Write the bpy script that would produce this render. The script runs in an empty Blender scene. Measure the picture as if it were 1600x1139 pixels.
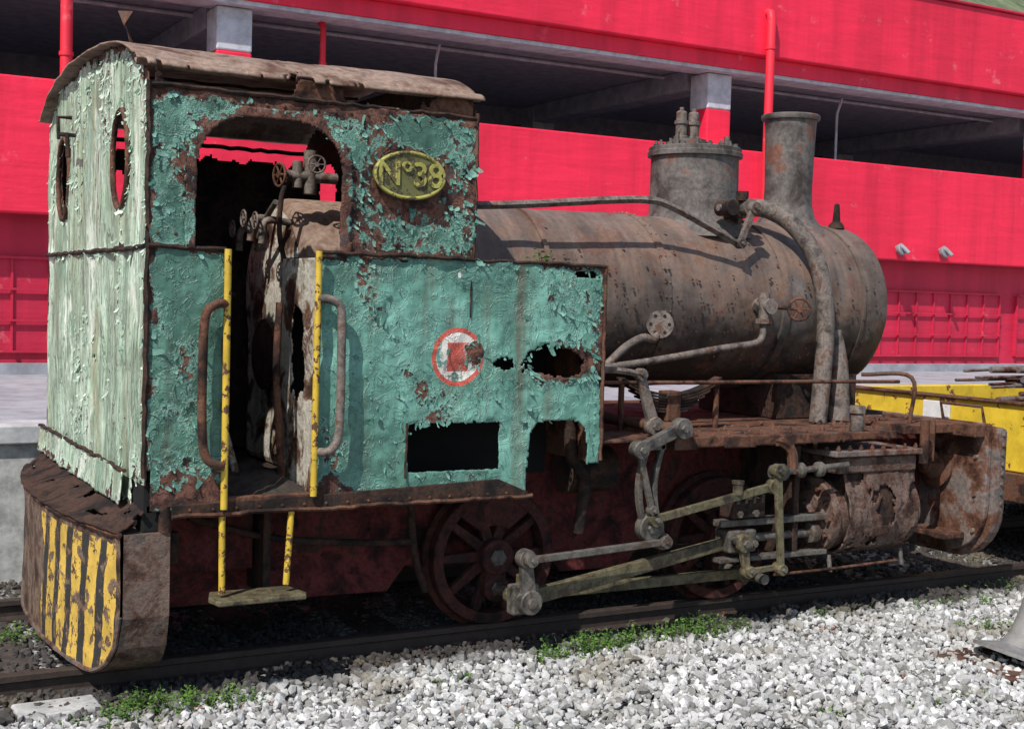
import bpy, bmesh, math, random
import numpy as np
from mathutils import Vector, Matrix
random.seed(7); rng=np.random.default_rng(7)
sc=bpy.context.scene
W=2.4455
# ---------------------------------------------------------------- helpers
def empty(name):
    o=bpy.data.objects.new(name,None); sc.collection.objects.link(o); return o
def obj(name,me,mat=None,parent=None,smooth=False):
    o=bpy.data.objects.new(name,me); sc.collection.objects.link(o)
    if mat: me.materials.append(mat)
    if parent: o.parent=parent
    me.polygons.foreach_set('use_smooth',[smooth]*len(me.polygons))
    return o
def mk(name,v,f,mat=None,parent=None,smooth=False):
    me=bpy.data.meshes.new(name); me.from_pydata([tuple(map(float,p)) for p in v],[],[tuple(map(int,q)) for q in f]); me.update()
    return obj(name,me,mat,parent,smooth)
def big(name,V,F,mat,parent=None,smooth=False):
    V=np.asarray(V,np.float32);F=np.asarray(F,np.int32);k=F.shape[1]
    me=bpy.data.meshes.new(name)
    me.vertices.add(len(V));me.vertices.foreach_set('co',V.ravel())
    me.loops.add(F.size);me.loops.foreach_set('vertex_index',F.ravel())
    me.polygons.add(len(F));me.polygons.foreach_set('loop_start',np.arange(0,F.size,k,dtype=np.int32))
    me.polygons.foreach_set('loop_total',np.full(len(F),k,np.int32))
    me.update();me.validate()
    return obj(name,me,mat,parent,smooth)
def bev(o,w=.006,s=2):
    m=o.modifiers.new('b','BEVEL');m.width=w;m.segments=s;m.limit_method='ANGLE';return o
def box(name,x0,x1,y0,y1,z0,z1,mat,parent=None,b=.006):
    v=[(x,y,z) for x in(x0,x1) for y in(y0,y1) for z in(z0,z1)]
    f=[(0,1,3,2),(4,6,7,5),(0,4,5,1),(2,3,7,6),(0,2,6,4),(1,5,7,3)]
    o=mk(name,v,f,mat,parent)
    if b: bev(o,b)
    return o
def prism(name,pts,axis,a,b,mat,parent=None,bw=.004):
    n=len(pts);v=[]
    for t in(a,b):
        for p in pts:
            v.append({'x':(t,p[0],p[1]),'y':(p[0],t,p[1]),'z':(p[0],p[1],t)}[axis])
    f=[tuple(range(n)),tuple(range(2*n-1,n-1,-1))]+[(i,(i+1)%n,n+(i+1)%n,n+i) for i in range(n)]
    o=mk(name,v,f,mat,parent)
    bm=bmesh.new();bm.from_mesh(o.data);bmesh.ops.recalc_face_normals(bm,faces=bm.faces);bm.to_mesh(o.data);bm.free()
    if bw: bev(o,bw)
    return o
def frame(d):
    d=Vector(d).normalized(); a=Vector((0,0,1)) if abs(d.z)<.9 else Vector((1,0,0))
    u=d.cross(a).normalized(); return d,u,d.cross(u)
def lathe(name,prof,org,axis,mat,parent=None,n=32,smooth=True,closed=False):
    d,u,w=frame(axis);org=Vector(org);v=[];f=[]
    for r,h in prof:
        for i in range(n):
            a=2*math.pi*i/n; v.append(org+d*h+(u*math.cos(a)+w*math.sin(a))*r)
    m=len(prof)
    for j in range(m if closed else m-1):
        for i in range(n):
            f.append((j*n+i,j*n+(i+1)%n,((j+1)%m)*n+(i+1)%n,((j+1)%m)*n+i))
    if not closed:
        f.append(tuple(range(n))[::-1]); f.append(tuple((m-1)*n+i for i in range(n)))
    o=mk(name,v,f,mat,parent,smooth)
    if smooth:
        e=o.modifiers.new('e','EDGE_SPLIT');e.split_angle=math.radians(38)
    return o
def cyl(name,p0,p1,r,mat,parent=None,n=20,r2=None):
    p0=Vector(p0);p1=Vector(p1);d=p1-p0
    return lathe(name,[(r,0),(r2 if r2 is not None else r,d.length)],p0,d,mat,parent,n)
def crom(pts,k=6):
    P=[Vector(p) for p in pts];P=[P[0]*2-P[1]]+P+[P[-1]*2-P[-2]];o=[]
    for i in range(1,len(P)-2):
        for j in range(k):
            t=j/k;a,b,c,d=P[i-1],P[i],P[i+1],P[i+2]
            o.append(.5*((2*b)+(c-a)*t+(2*a-5*b+4*c-d)*t*t+(-a+3*b-3*c+d)*t**3))
    o.append(P[-2]);return o
def tube(name,pts,r,mat,parent=None,n=12,smooth=True,k=6):
    P=crom(pts,k) if smooth else [Vector(p) for p in pts]
    v=[];f=[];u=None
    for i,p in enumerate(P):
        d=(P[min(i+1,len(P)-1)]-P[max(i-1,0)]).normalized()
        if u is None: _,u,_w=frame(d)
        u=(u-d*u.dot(d)).normalized();w=d.cross(u)
        rr=r if not isinstance(r,(list,tuple)) else r[0]+(r[1]-r[0])*i/(len(P)-1)
        for j in range(n):
            a=2*math.pi*j/n; v.append(p+(u*math.cos(a)+w*math.sin(a))*rr)
    for i in range(len(P)-1):
        for j in range(n): f.append((i*n+j,i*n+(j+1)%n,(i+1)*n+(j+1)%n,(i+1)*n+j))
    f.append(tuple(range(n))[::-1]);f.append(tuple((len(P)-1)*n+j for j in range(n)))
    o=mk(name,v,f,mat,parent,True); e=o.modifiers.new('e','EDGE_SPLIT');e.split_angle=math.radians(50);return o
def rod(name,p0,p1,w0,w1,y,t,mat,parent,eye=1.25):
    x0,z0=p0;x1,z1=p1;L=math.hypot(x1-x0,z1-z0);dx,dz=(x1-x0)/L,(z1-z0)/L;nx,nz=-dz,dx
    prism(name,[(x0+nx*w0/2,z0+nz*w0/2),(x1+nx*w1/2,z1+nz*w1/2),(x1-nx*w1/2,z1-nz*w1/2),(x0-nx*w0/2,z0-nz*w0/2)],'y',y,y+t,mat,parent,.005)
    if eye:
        for q,w in((p0,w0),(p1,w1)):
            lathe(name+'_eye',[(w*eye*.6,-.006),(w*eye*.65,0),(w*eye*.65,t+.012),(w*eye*.6,t+.018)],(q[0],y-.008,q[1]),(0,1,0),mat,parent,20)
            lathe(name+'_pin',[(w*.3,-.02),(w*.36,-.012),(w*.36,.01)],(q[0],y-.01,q[1]),(0,1,0),M['steel'],parent,6,False)
_tab=np.random.default_rng(3).random((256,256))
def vn(x,y,s=0):
    x=np.asarray(x,float)+s*17.3+100;y=np.asarray(y,float)+s*9.7+100
    xi=np.floor(x).astype(int);yi=np.floor(y).astype(int);fx=x-xi;fy=y-yi
    fx=fx*fx*(3-2*fx);fy=fy*fy*(3-2*fy)
    g=lambda a,b:_tab[a%256,b%256]
    return (g(xi,yi)*(1-fx)+g(xi+1,yi)*fx)*(1-fy)+(g(xi,yi+1)*(1-fx)+g(xi+1,yi+1)*fx)*fy
def fbm(x,y,s=0,o=5,g=.55):
    t=0;a=1;n=0
    for i in range(o):
        t=t+a*vn(np.asarray(x)*2**i,np.asarray(y)*2**i,s+i*3);n+=a;a*=g
    return t/n
# ---------------------------------------------------------------- materials
class T:
    def __init__(s,name):
        s.m=bpy.data.materials.new(name);s.m.use_nodes=True;s.t=s.m.node_tree
        s.b=s.t.nodes['Principled BSDF'];s.tc=s.t.nodes.new('ShaderNodeTexCoord').outputs['Object']
    def L(s,a,b): s.t.links.new(a,b)
    def put(s,sock,v):
        if isinstance(v,bpy.types.NodeSocket): s.L(v,sock)
        elif isinstance(v,(tuple,list)) and len(v)==3 and sock.type=='RGBA': sock.default_value=(*v,1)
        else: sock.default_value=v
    def map(s,sc_=(1,1,1),loc=(0,0,0),rot=(0,0,0)):
        n=s.t.nodes.new('ShaderNodeMapping');n.inputs['Scale'].default_value=sc_;n.inputs['Location'].default_value=loc;n.inputs['Rotation'].default_value=rot
        s.L(s.tc,n.inputs[0]);return n.outputs[0]
    def noise(s,scale,detail=6,rough=.6,dist=0,vec=None):
        n=s.t.nodes.new('ShaderNodeTexNoise');n.inputs['Scale'].default_value=scale;n.inputs['Detail'].default_value=min(detail,5)
        n.inputs['Roughness'].default_value=rough;n.inputs['Distortion'].default_value=dist
        s.L(vec if vec else s.tc,n.inputs['Vector']);return n.outputs['Fac']
    def voro(s,scale,feat='F1',vec=None,out='Distance'):
        n=s.t.nodes.new('ShaderNodeTexVoronoi');n.feature=feat;n.inputs['Scale'].default_value=scale
        s.L(vec if vec else s.tc,n.inputs['Vector']);return n.outputs[out]
    def ramp(s,f,st,interp='LINEAR'):
        n=s.t.nodes.new('ShaderNodeValToRGB');s.L(f,n.inputs[0]);cr=n.color_ramp;cr.interpolation=interp
        while len(cr.elements)<len(st): cr.elements.new(.5)
        for e,(p,c) in zip(cr.elements,st):
            e.position=p;e.color=(*c,1) if isinstance(c,(tuple,list)) else (c,c,c,1)
        return n.outputs[0]
    def mix(s,f,a,b,mode='MIX'):
        n=s.t.nodes.new('ShaderNodeMix');n.data_type='RGBA';n.blend_type=mode
        s.put(n.inputs[0],f);s.put(n.inputs[6],a);s.put(n.inputs[7],b);return n.outputs[2]
    def ma(s,op,a,b=0.,c=0.):
        n=s.t.nodes.new('ShaderNodeMath');n.operation=op;s.put(n.inputs[0],a);s.put(n.inputs[1],b);s.put(n.inputs[2],c);return n.outputs[0]
    def clamp(s,a):
        n=s.t.nodes.new('ShaderNodeClamp');s.L(a,n.inputs[0]);return n.outputs[0]
    def attr(s,name):
        n=s.t.nodes.new('ShaderNodeAttribute');n.attribute_name=name;return n.outputs['Fac']
    def xyz(s):
        n=s.t.nodes.new('ShaderNodeSeparateXYZ');s.L(s.tc,n.inputs[0]);return n.outputs
    def island(s):
        return s.t.nodes.new('ShaderNodeNewGeometry').outputs['Random Per Island']
    def bump(s,h,st=.5,d=.01):
        n=s.t.nodes.new('ShaderNodeBump');n.inputs['Strength'].default_value=st;n.inputs['Distance'].default_value=d
        s.L(h,n.inputs['Height']);s.L(n.outputs[0],s.b.inputs['Normal'])
    def fin(s,col,rough=.8,metal=0.,spec=.3):
        s.put(s.b.inputs['Base Color'],col);s.put(s.b.inputs['Roughness'],rough);s.put(s.b.inputs['Metallic'],metal)
        s.b.inputs['Specular IOR Level'].default_value=spec;return s.m
M={}
def rustmat(name,cols,scale=5,bump=.5,rough=.85,spec=.25,bd=.012,streak=.35):
    t=T(name);n=t.noise(scale,10,.68,.4);k=len(cols)
    c=t.ramp(n,[(.36+.26*i/(k-1),cc) for i,cc in enumerate(cols)])
    n2=t.noise(scale*9,4,.7);c=t.mix(.6,c,t.ramp(n2,[(.35,.35),(.62,1.0)]),'MULTIPLY')
    if streak:
        st=t.noise(1,4,.6,0,t.map((9,9,.8)));c=t.mix(streak,c,t.ramp(st,[(.4,.3),(.6,1.)]),'MULTIPLY')
    h=t.ma('ADD',t.ma('MULTIPLY',n,.9),t.ma('MULTIPLY',n2,.4))
    t.bump(h,bump,bd);M[name]=t.fin(c,rough,0,spec);return M[name]
R1=(.022,.014,.011);R2=(.075,.035,.024);R3=(.18,.078,.045)
rustmat('rust',[R1,R2,R3,(.11,.07,.05)],6)
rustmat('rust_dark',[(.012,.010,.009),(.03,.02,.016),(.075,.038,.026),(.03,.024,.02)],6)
rustmat('roofrust',[(.12,.06,.04),(.26,.165,.12),(.34,.24,.185),(.19,.105,.075)],3.5,.35,.75,.3,.008,.2)
rustmat('steel',[(.035,.03,.025),(.095,.083,.07),(.15,.135,.115),(.08,.05,.035)],8,.35,.55,.5)
rustmat('oldrod',[(.04,.028,.02),(.10,.082,.045),(.165,.145,.08),(.085,.05,.03)],8,.4,.6,.4)
rustmat('pipe',[(.06,.045,.038),(.15,.12,.10),(.23,.19,.165),(.14,.075,.05)],9,.4,.65,.35)
rustmat('framered',[(.018,.01,.009),(.085,.018,.018),(.17,.035,.032),(.06,.03,.025)],5,.5)
rustmat('wheelred',[(.014,.010,.009),(.045,.017,.014),(.10,.030,.025),(.04,.02,.016)],6,.5)
rustmat('dome',[(.05,.037,.03),(.11,.092,.082),(.165,.145,.13),(.20,.085,.055)],4,.5,.65,.4)
rustmat('cylpaint',[(.035,.02,.017),(.12,.06,.042),(.18,.125,.10),(.07,.037,.028)],7,.9,.8,.25,.02)
rustmat('buffrust',[(.04,.024,.018),(.12,.065,.048),(.20,.14,.11),(.11,.09,.08)],5,.8,.8,.25,.02)
rustmat('beamrust',[(.05,.022,.015),(.16,.07,.042),(.22,.17,.15),(.15,.13,.12)],4,.8,.8,.25,.02)
rustmat('cream',[(.05,.03,.022),(.16,.085,.055),(.60,.56,.47),(.5,.46,.38)],5,.8,.7)
# boiler : grey-brown scale, rusty patches, oily streaks, underside shade and lit top painted in
t=T('boiler');x=t.xyz();n=t.noise(1.5,6,.60,.5);n2=t.noise(34,4,.7);n3=t.noise(5,6,.64,.3)
c=t.ramp(n,[(.38,(.085,.062,.05)),(.46,(.15,.112,.09)),(.53,(.20,.125,.09)),(.60,(.12,.10,.09)),(.66,(.17,.145,.13))])
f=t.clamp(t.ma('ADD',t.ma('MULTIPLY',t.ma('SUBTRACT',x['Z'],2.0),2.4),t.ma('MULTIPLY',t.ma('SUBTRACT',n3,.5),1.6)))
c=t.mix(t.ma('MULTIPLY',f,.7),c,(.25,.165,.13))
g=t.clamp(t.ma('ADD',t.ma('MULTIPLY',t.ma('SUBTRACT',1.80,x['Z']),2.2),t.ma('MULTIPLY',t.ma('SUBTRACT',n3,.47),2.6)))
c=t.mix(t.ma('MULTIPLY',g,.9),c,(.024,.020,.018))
sp=t.ramp(t.noise(3.0,6,.72,.2),[(.56,0.),(.59,1.)]);c=t.mix(t.ma('MULTIPLY',sp,.5),c,(.17,.07,.042))
dk=t.ramp(t.noise(17,5,.75,.2),[(.64,0.),(.66,1.)]);c=t.mix(t.ma('MULTIPLY',dk,.7),c,(.028,.02,.017))
c=t.mix(.45,c,t.ramp(n2,[(.35,.5),(.62,1.)]),'MULTIPLY')
st=t.noise(1,5,.6,0,t.map((10,2,.7)));c=t.mix(.45,c,t.ramp(st,[(.42,.4),(.56,1.)]),'MULTIPLY')
t.bump(t.ma('ADD',t.ma('MULTIPLY',n3,.6),t.ma('MULTIPLY',n2,.3)),.45,.012)
M['boiler']=t.fin(c,.58,0,.4)
# peeling paint
def peelmat(name,dark,base,light,edge,cracks=False,logo=False,thr=.5):
    t=T(name);x=t.xyz()
    n=t.noise(15,6,.72,.3);nb=t.noise(1.7,4,.6,.4);nf=t.noise(60,3,.7)
    pf=t.ma('ADD',t.attr('peel'),t.ma('MULTIPLY',t.ma('SUBTRACT',n,.5),.62))
    mask=t.ramp(pf,[(thr,0.),(thr+.012,1.)])
    col=t.ramp(nb,[(.38,dark),(.5,base),(.62,light)])
    c2=t.noise(6,6,.7,.6);col=t.mix(.5,col,t.ramp(c2,[(.38,.5),(.56,1.)]),'MULTIPLY')
    st=t.noise(1,5,.65,0,t.map((13,13,.7)));col=t.mix(.55 if cracks else .38,col,t.ramp(st,[(.42,.38),(.56,1.)]),'MULTIPLY')
    rs=t.noise(1,5,.6,.2,t.map((7,7,.45),(3,3,1)));col=t.mix(t.ramp(rs,[(.55,0.),(.68,.65)]),col,(.12,.08,.05))
    h=None
    if cracks:
        cn=t.noise(1,5,.62,.9,t.map((16,16,1.7)));cr=t.ramp(t.ma('ABSOLUTE',t.ma('SUBTRACT',cn,.5)),[(.0,1.),(.022,0.)])
        cn2=t.noise(1,4,.6,.6,t.map((30,30,5),(5,2,1)));cr2=t.ramp(t.ma('ABSOLUTE',t.ma('SUBTRACT',cn2,.47)),[(.0,.8),(.02,0.)])
        ck=t.ma('MAXIMUM',cr,t.ma('MULTIPLY',cr2,t.ramp(c2,[(.45,0.),(.56,1.)])))
        col=t.mix(t.ma('MULTIPLY',ck,.85),col,(.07,.06,.04))
        wp=t.ramp(t.noise(1,5,.7,.3,t.map((3,3,1.2),(0,1,2))),[(.56,0.),(.59,.75)]);col=t.mix(wp,col,(.70,.76,.65))
        gn=t.ramp(t.noise(1,5,.7,.3,t.map((6,6,1.3),(7,1,2))),[(.54,0.),(.58,.75)]);col=t.mix(gn,col,(.18,.30,.21))
        yl=t.ramp(t.noise(1,5,.7,.3,t.map((4,4,.6),(2,6,2))),[(.56,0.),(.64,.6)]);col=t.mix(yl,col,(.34,.33,.19))
        h=t.ma('ADD',t.ma('MULTIPLY',cn,1.2),t.ma('MULTIPLY',ck,-.5))
    else:
        wr=t.noise(9,4,.6,1.2);rdg=t.ramp(t.ma('ABSOLUTE',t.ma('SUBTRACT',wr,.5)),[(.0,1.),(.03,0.)])
        h=t.ma('MULTIPLY',rdg,.45)
        col=t.mix(t.ma('MULTIPLY',rdg,.16),col,(.35,.50,.44))
    if logo:
        dx=t.ma('SUBTRACT',x['X'],1.56);dz=t.ma('SUBTRACT',x['Z'],1.50)
        d=t.ma('SQRT',t.ma('ADD',t.ma('MULTIPLY',dx,dx),t.ma('MULTIPLY',dz,dz)))
        old=t.ma('MAXIMUM',t.ma('GREATER_THAN',x['Z'],1.99),t.ma('LESS_THAN',x['X'],.36))
        col=t.mix(t.ma('MULTIPLY',old,.72),col,t.mix(1.,col,(.42,.44,.40),'MULTIPLY'))
        wn=t.ramp(c2,[(.40,.0),(.44,1.)])
        col=t.mix(t.ma('MULTIPLY',t.ma('LESS_THAN',d,.148),wn),col,(.66,.63,.57))
        ring=t.ma('MULTIPLY',t.ma('LESS_THAN',d,.148),t.ma('GREATER_THAN',d,.124))
        sq=t.ma('MAXIMUM',t.ma('ABSOLUTE',dx),t.ma('MULTIPLY',t.ma('ABSOLUTE',dz),.85))
        col=t.mix(t.ma('MULTIPLY',t.ma('MAXIMUM',ring,t.ma('LESS_THAN',sq,.062)),.93),col,(.50,.055,.03))
    eb=t.ramp(pf,[(thr-.075,0.),(thr-.03,.5),(thr-.005,.7)]);col=t.mix(eb,col,edge)
    r=t.ramp(t.noise(9,5,.7,.3),[(.38,(.02,.012,.01)),(.47,(.075,.03,.022)),(.55,(.17,.072,.045)),(.63,(.08,.055,.05))])
    r=t.mix(.5,r,t.ramp(nf,[(.35,.4),(.62,1.)]),'MULTIPLY')
    col=t.mix(mask,col,r)
    hh=t.ma('ADD',t.ma('MULTIPLY',mask,-.7),t.ma('ADD',t.ma('MULTIPLY',nf,.12),t.ma('MULTIPLY',n,.5)))
    hh=t.ma('ADD',hh,t.ma('MULTIPLY',eb,.5))
    if h: hh=t.ma('ADD',hh,h)
    t.bump(hh,.75,.012)
    M[name]=t.fin(col,t.ramp(mask,[(0,.45),(1,.9)]),0,.45);return M[name]
peelmat('sidepaint',(.095,.22,.165),(.14,.335,.26),(.19,.42,.335),(.19,.38,.31),logo=True)
peelmat('rearpaint',(.36,.49,.35),(.48,.64,.47),(.58,.73,.58),(.56,.70,.56),cracks=True)
def flakemat(name,a,b):
    t=T(name);c=t.ramp(t.island(),[(0,a),(1,b)]);c=t.mix(.5,c,t.ramp(t.noise(30,4,.7),[(.4,.4),(.58,1.)]),'MULTIPLY')
    M[name]=t.fin(c,.6,0,.3)
flakemat('flake_side',(.06,.16,.125),(.17,.34,.275))
flakemat('flake_rear',(.32,.46,.34),(.60,.72,.58))
flakemat('leaf',(.05,.12,.02),(.15,.26,.05))
flakemat('drygrass',(.22,.17,.08),(.35,.10,.06))
def chip(name,base,under,thr=.6,sc_=14,rough=.5):
    t=T(name);n=t.noise(sc_,6,.7,.2);m=t.ramp(n,[(thr,0.),(thr+.015,1.)])
    c=t.mix(.5,base,t.ramp(t.noise(5,6,.7),[(.38,.5),(.58,1.)]),'MULTIPLY')
    t.bump(t.ma('ADD',t.ma('MULTIPLY',m,-.6),t.ma('MULTIPLY',n,.3)),.5,.006);M[name]=t.fin(t.mix(m,c,under),rough)
chip('yellow',(.60,.40,.045),(.10,.05,.03),.55,22)
chip('wagonyellow',(.72,.50,.04),(.16,.07,.04),.58,6)
chip('plate',(.38,.35,.09),(.10,.08,.04),.53,25)
chip('plate_bg',(.14,.14,.05),(.06,.045,.025),.53,30)
chip('white',(.7,.7,.68),(.4,.35,.3),.63,10)
# buffer face with black and yellow stripes
t=T('stripes');x=t.xyz();w=t.ma('ADD',x['Y'],t.ma('MULTIPLY',x['Z'],.10))
nn=t.noise(3,4,.5);n9=t.noise(22,4,.7);w=t.ma('ADD',w,t.ma('MULTIPLY',t.ma('SUBTRACT',nn,.5),.04));w=t.ma('ADD',w,t.ma('MULTIPLY',t.ma('SUBTRACT',n9,.5),.02))
fr=t.ma('FRACT',t.ma('MULTIPLY',w,5.2));s_=t.ma('GREATER_THAN',fr,.42)
c=t.mix(s_,(.04,.038,.037),(.66,.43,.08))
n=t.noise(14,6,.72,.2);chipm=t.ramp(n,[(.54,0.),(.555,1.)])
lim=t.ma('MAXIMUM',t.ma('GREATER_THAN',x['Y'],t.ma('ADD',.86,t.ma('MULTIPLY',nn,.35))),t.ma('GREATER_THAN',x['Z'],t.ma('ADD',.63,t.ma('MULTIPLY',n,.05))))
lim=t.ma('MAXIMUM',lim,t.ma('LESS_THAN',x['Y'],.035))
rr=t.ramp(t.noise(7,6,.7,.3),[(.38,(.03,.02,.015)),(.5,(.12,.07,.045)),(.58,(.22,.15,.11)),(.65,(.09,.065,.05))])
c=t.mix(t.ma('MAXIMUM',chipm,lim),c,rr);c=t.mix(.5,c,t.ramp(t.noise(5,6,.7),[(.4,.4),(.58,1.)]),'MULTIPLY')
t.bump(t.ma('ADD',t.ma('MULTIPLY',chipm,-.6),t.ma('MULTIPLY',n,.5)),.7,.012);M['stripes']=t.fin(c,.65)
# building
def plaster(name,col,bump=.4,var=.8):
    t=T(name);n=t.noise(.7,4,.6);n2=t.noise(9,4,.65);c=t.mix(.7,col,t.ramp(n,[(.38,var),(.6,1.)]),'MULTIPLY')
    st=t.noise(1,4,.6,0,t.map((3,3,.25)));c=t.mix(.4,c,t.ramp(st,[(.4,.6),(.56,1.)]),'MULTIPLY')
    c=t.mix(t.ramp(t.noise(2.5,5,.75),[(.62,0.),(.70,.3)]),c,(.80,.30,.32))
    br=t.noise(1,3,.5,0,t.map((1.2,1.2,7)))
    t.bump(t.ma('ADD',t.ma('MULTIPLY',n2,.4),br),bump,.03);M[name]=t.fin(c,.55,0,.35)
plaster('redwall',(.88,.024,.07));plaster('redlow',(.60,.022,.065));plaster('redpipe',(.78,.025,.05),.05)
def plain(name,c,rough=.8,sc_=6,b=.3,v=.6):
    t=T(name);n=t.noise(sc_,5,.7);cc=t.mix(.8,c,t.ramp(n,[(.38,v),(.6,1.)]),'MULTIPLY');t.bump(n,b,.01);M[name]=t.fin(cc,rough)
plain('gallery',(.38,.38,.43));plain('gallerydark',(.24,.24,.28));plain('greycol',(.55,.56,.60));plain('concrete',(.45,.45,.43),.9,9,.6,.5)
plain('pave',(.34,.35,.38),.85,3);plain('coping',(.5,.51,.52));plain('lampgrey',(.3,.3,.32));plain('black',(.012,.012,.012))
plain('wood',(.075,.06,.05),.9,14,.8,.4);plain('hillside',(.16,.19,.10),.9,.35,.8,.4);plain('casting',(.22,.21,.20),.6,12,.4)
plain('railsteel',(.05,.036,.03),.6,20,.3);plain('dirt',(.05,.04,.033),.95,20,.8,.4)
# ground
t=T('gravelground');x=t.xyz();v=t.voro(28,out='Color');vd=t.voro(28);gry=t.ramp(v,[(.2,(.2,.195,.185)),(.8,(.5,.49,.47))])
c=t.mix(t.ramp(vd,[(.2,0.),(.7,.8)]),gry,(.07,.065,.06))
t.bump(t.ma('MULTIPLY',vd,-1.),1.,.03);M['ground']=t.fin(c,.95)
t=T('stones');x=t.xyz();c=t.ramp(t.island(),[(0,(.18,.175,.16)),(.3,(.36,.355,.34)),(.7,(.49,.485,.47)),(1,(.68,.67,.65))])
n=t.noise(70,3,.7);c=t.mix(.5,c,t.ramp(n,[(.38,.6),(.6,1.)]),'MULTIPLY')
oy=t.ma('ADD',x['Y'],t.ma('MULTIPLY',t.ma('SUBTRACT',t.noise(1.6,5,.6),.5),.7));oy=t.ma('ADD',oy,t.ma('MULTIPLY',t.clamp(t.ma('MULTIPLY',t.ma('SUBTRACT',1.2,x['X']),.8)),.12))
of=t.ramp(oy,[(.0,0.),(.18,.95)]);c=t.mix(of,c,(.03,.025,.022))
gr=t.ramp(t.noise(1.3,5,.7),[(.54,0.),(.66,.6)]);c=t.mix(gr,c,(.17,.14,.09))
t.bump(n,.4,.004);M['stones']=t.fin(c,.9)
# ================================================================ LOCOMOTIVE
LO=empty('steam_locomotive')
def panel(name,us,vs,pos,mask,peel,mat,th=.006,parent=LO):
    U,V=np.meshgrid(us,vs,indexing='ij');P=pos(U,V);pv=np.clip(peel(U,V),0,1)
    nu,nv=len(us),len(vs);uc=(U[:-1,:-1]+U[1:,1:])/2;vc=(V[:-1,:-1]+V[1:,1:])/2
    k=mask(uc,vc);idx=np.arange(nu*nv).reshape(nu,nv)
    F=np.stack([idx[:-1,:-1][k],idx[1:,:-1][k],idx[1:,1:][k],idx[:-1,1:][k]],1)
    used=np.unique(F);re=np.full(nu*nv,-1);re[used]=np.arange(len(used))
    o=big(name,P.reshape(-1,3)[used],re[F],mat,parent,True)
    a=o.data.attributes.new('peel','FLOAT','POINT');a.data.foreach_set('value',pv.ravel()[used].astype(np.float32))
    if th:
        s=o.modifiers.new('s','SOLIDIFY');s.thickness=th;s.offset=0
    return o
def rbox(u,v,x0,x1,z0,z1,r):
    qx=np.abs(u-(x0+x1)/2)-(x1-x0)/2+r;qz=np.abs(v-(z0+z1)/2)-(z1-z0)/2+r
    return np.hypot(np.maximum(qx,0),np.maximum(qz,0))+np.minimum(np.maximum(qx,qz),0)-r
def ell(u,v,cx,cz,a,b): return (np.hypot((u-cx)/a,(v-cz)/b)-1)*min(a,b)
G=.009
def winsd(u,v):
    a=rbox(u,v,.205,.915,1.2,2.60,.24);return np.maximum(a,1.985-v)
def side_mask(u,v):
    n=(fbm(u*22,v*22,4,4)-.5)*.03;n2=(fbm(u*9,v*9,8,5)-.5)*.16
    k=(v>.80)&(v<2.70+n2*.3)
    k&=~((u>1.632+n*.6)&(v>1.99+n*.6))
    k&=u<2.424+n*.5
    k&=winsd(u,v)+n*.4>0
    k&=~((u>.35+n*.3)&(u<.80+n*.3)&(v<2.1))
    k&=~((u>1.30)&(u<1.81)&(v>.925+n*.3)&(v<1.17+n*.3))
    k&=~((rbox(u,v,1.985,2.345,.5,1.165,.10)+n*.3)<0)
    k&=~((u>1.97)&(v<.93+n))
    k&=~(ell(u,v,2.17,1.475,.20,.085)+n2*.55+(u-2.17)*.08<0)
    k&=~(ell(u,v,1.83,1.47,.05,.035)+n2*.4<0)
    k&=~(ell(u,v,2.31,1.94,.08,.02)+n<0)
    k&=~((u<.03)&(v<.98+n2))
    return k
def side_peel(u,v):
    p=fbm(u*2.6,v*2.6,21,5)*.62+fbm(u*9,v*5,5,4)*.24-.10
    p+=np.where((v>1.99),.12,-.035)
    p+=.28*np.exp(-np.maximum(winsd(u,v),0)/.035)*(v>1.9)
    p+=.42*np.exp(-(np.hypot((u-1.28)/.25,(v-2.35)/.17))**4)
    p+=.22*np.exp(-np.abs(v-1.99)/.02)+.20*np.exp(-np.abs(u-0)/.03)+.25*np.exp(-np.abs(v-.86)/.05)
    p+=.35*np.exp(-np.maximum(ell(u,v,2.17,1.475,.20,.085),0)/.03)*.8+.4*np.exp(-(np.hypot((u-1.66),(v-1.53))/.06)**2)
    p+=.30*np.exp(-(np.hypot((u-1.83),(v-1.47))/.07)**2)+.2*np.exp(-np.abs(u-2.42)/.02)+.3*np.exp(-np.abs(v-2.69)/.03)
    p+=.16*np.exp(-np.abs(rbox(u,v,1.30,1.81,.925,1.17,.02))/.02)*(v<1.3)+.15*(u<.36)*(v<2)
    p+=.22*np.exp(-(np.hypot((u-.87)/.08,(v-.9)/.25))**2)
    return p
def side_pos(u,v):
    d=(fbm(u*3,v*3,31,4)-.5)*.05+(fbm(u*12,v*12,33,3)-.5)*.018
    d=d-.03*np.exp(-(np.hypot((u-2.17)/.3,(v-1.47)/.15))**2)*(fbm(u*9,v*9,3)-.3)
    return np.stack([u+(vn(u*70,v*70,2)-.5)*G*.7,-d,v+(vn(u*70,v*70,5)-.5)*G*.7],-1)
us=np.arange(0,2.45,G);vs=np.arange(.79,2.74,G)
panel('cab_and_tank_side',us,vs,side_pos,side_mask,side_peel,M['sidepaint'])
panel('window_surround',us[us<1.05],vs[vs>1.9],lambda u,v:side_pos(u,v)+np.array([0,-.014,0]),
      lambda u,v:(winsd(u,v)>-.004)&(winsd(u,v)<.045+(fbm(u*20,v*20,7)-.5)*.02)&(v>1.99),lambda u,v:side_peel(u,v)*.6+.18,M['sidepaint'],.012)
def far_mask(u,v):
    n=(fbm(u*14,v*14,44,4)-.5)*.10
    k=(v<2.64+n)&(u<1.63)|(v<1.99)
    k&=~((u>.2)&(u<.74)&(v>2.0)&(v<2.5+n))
    k&=u<2.42
    return k
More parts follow.
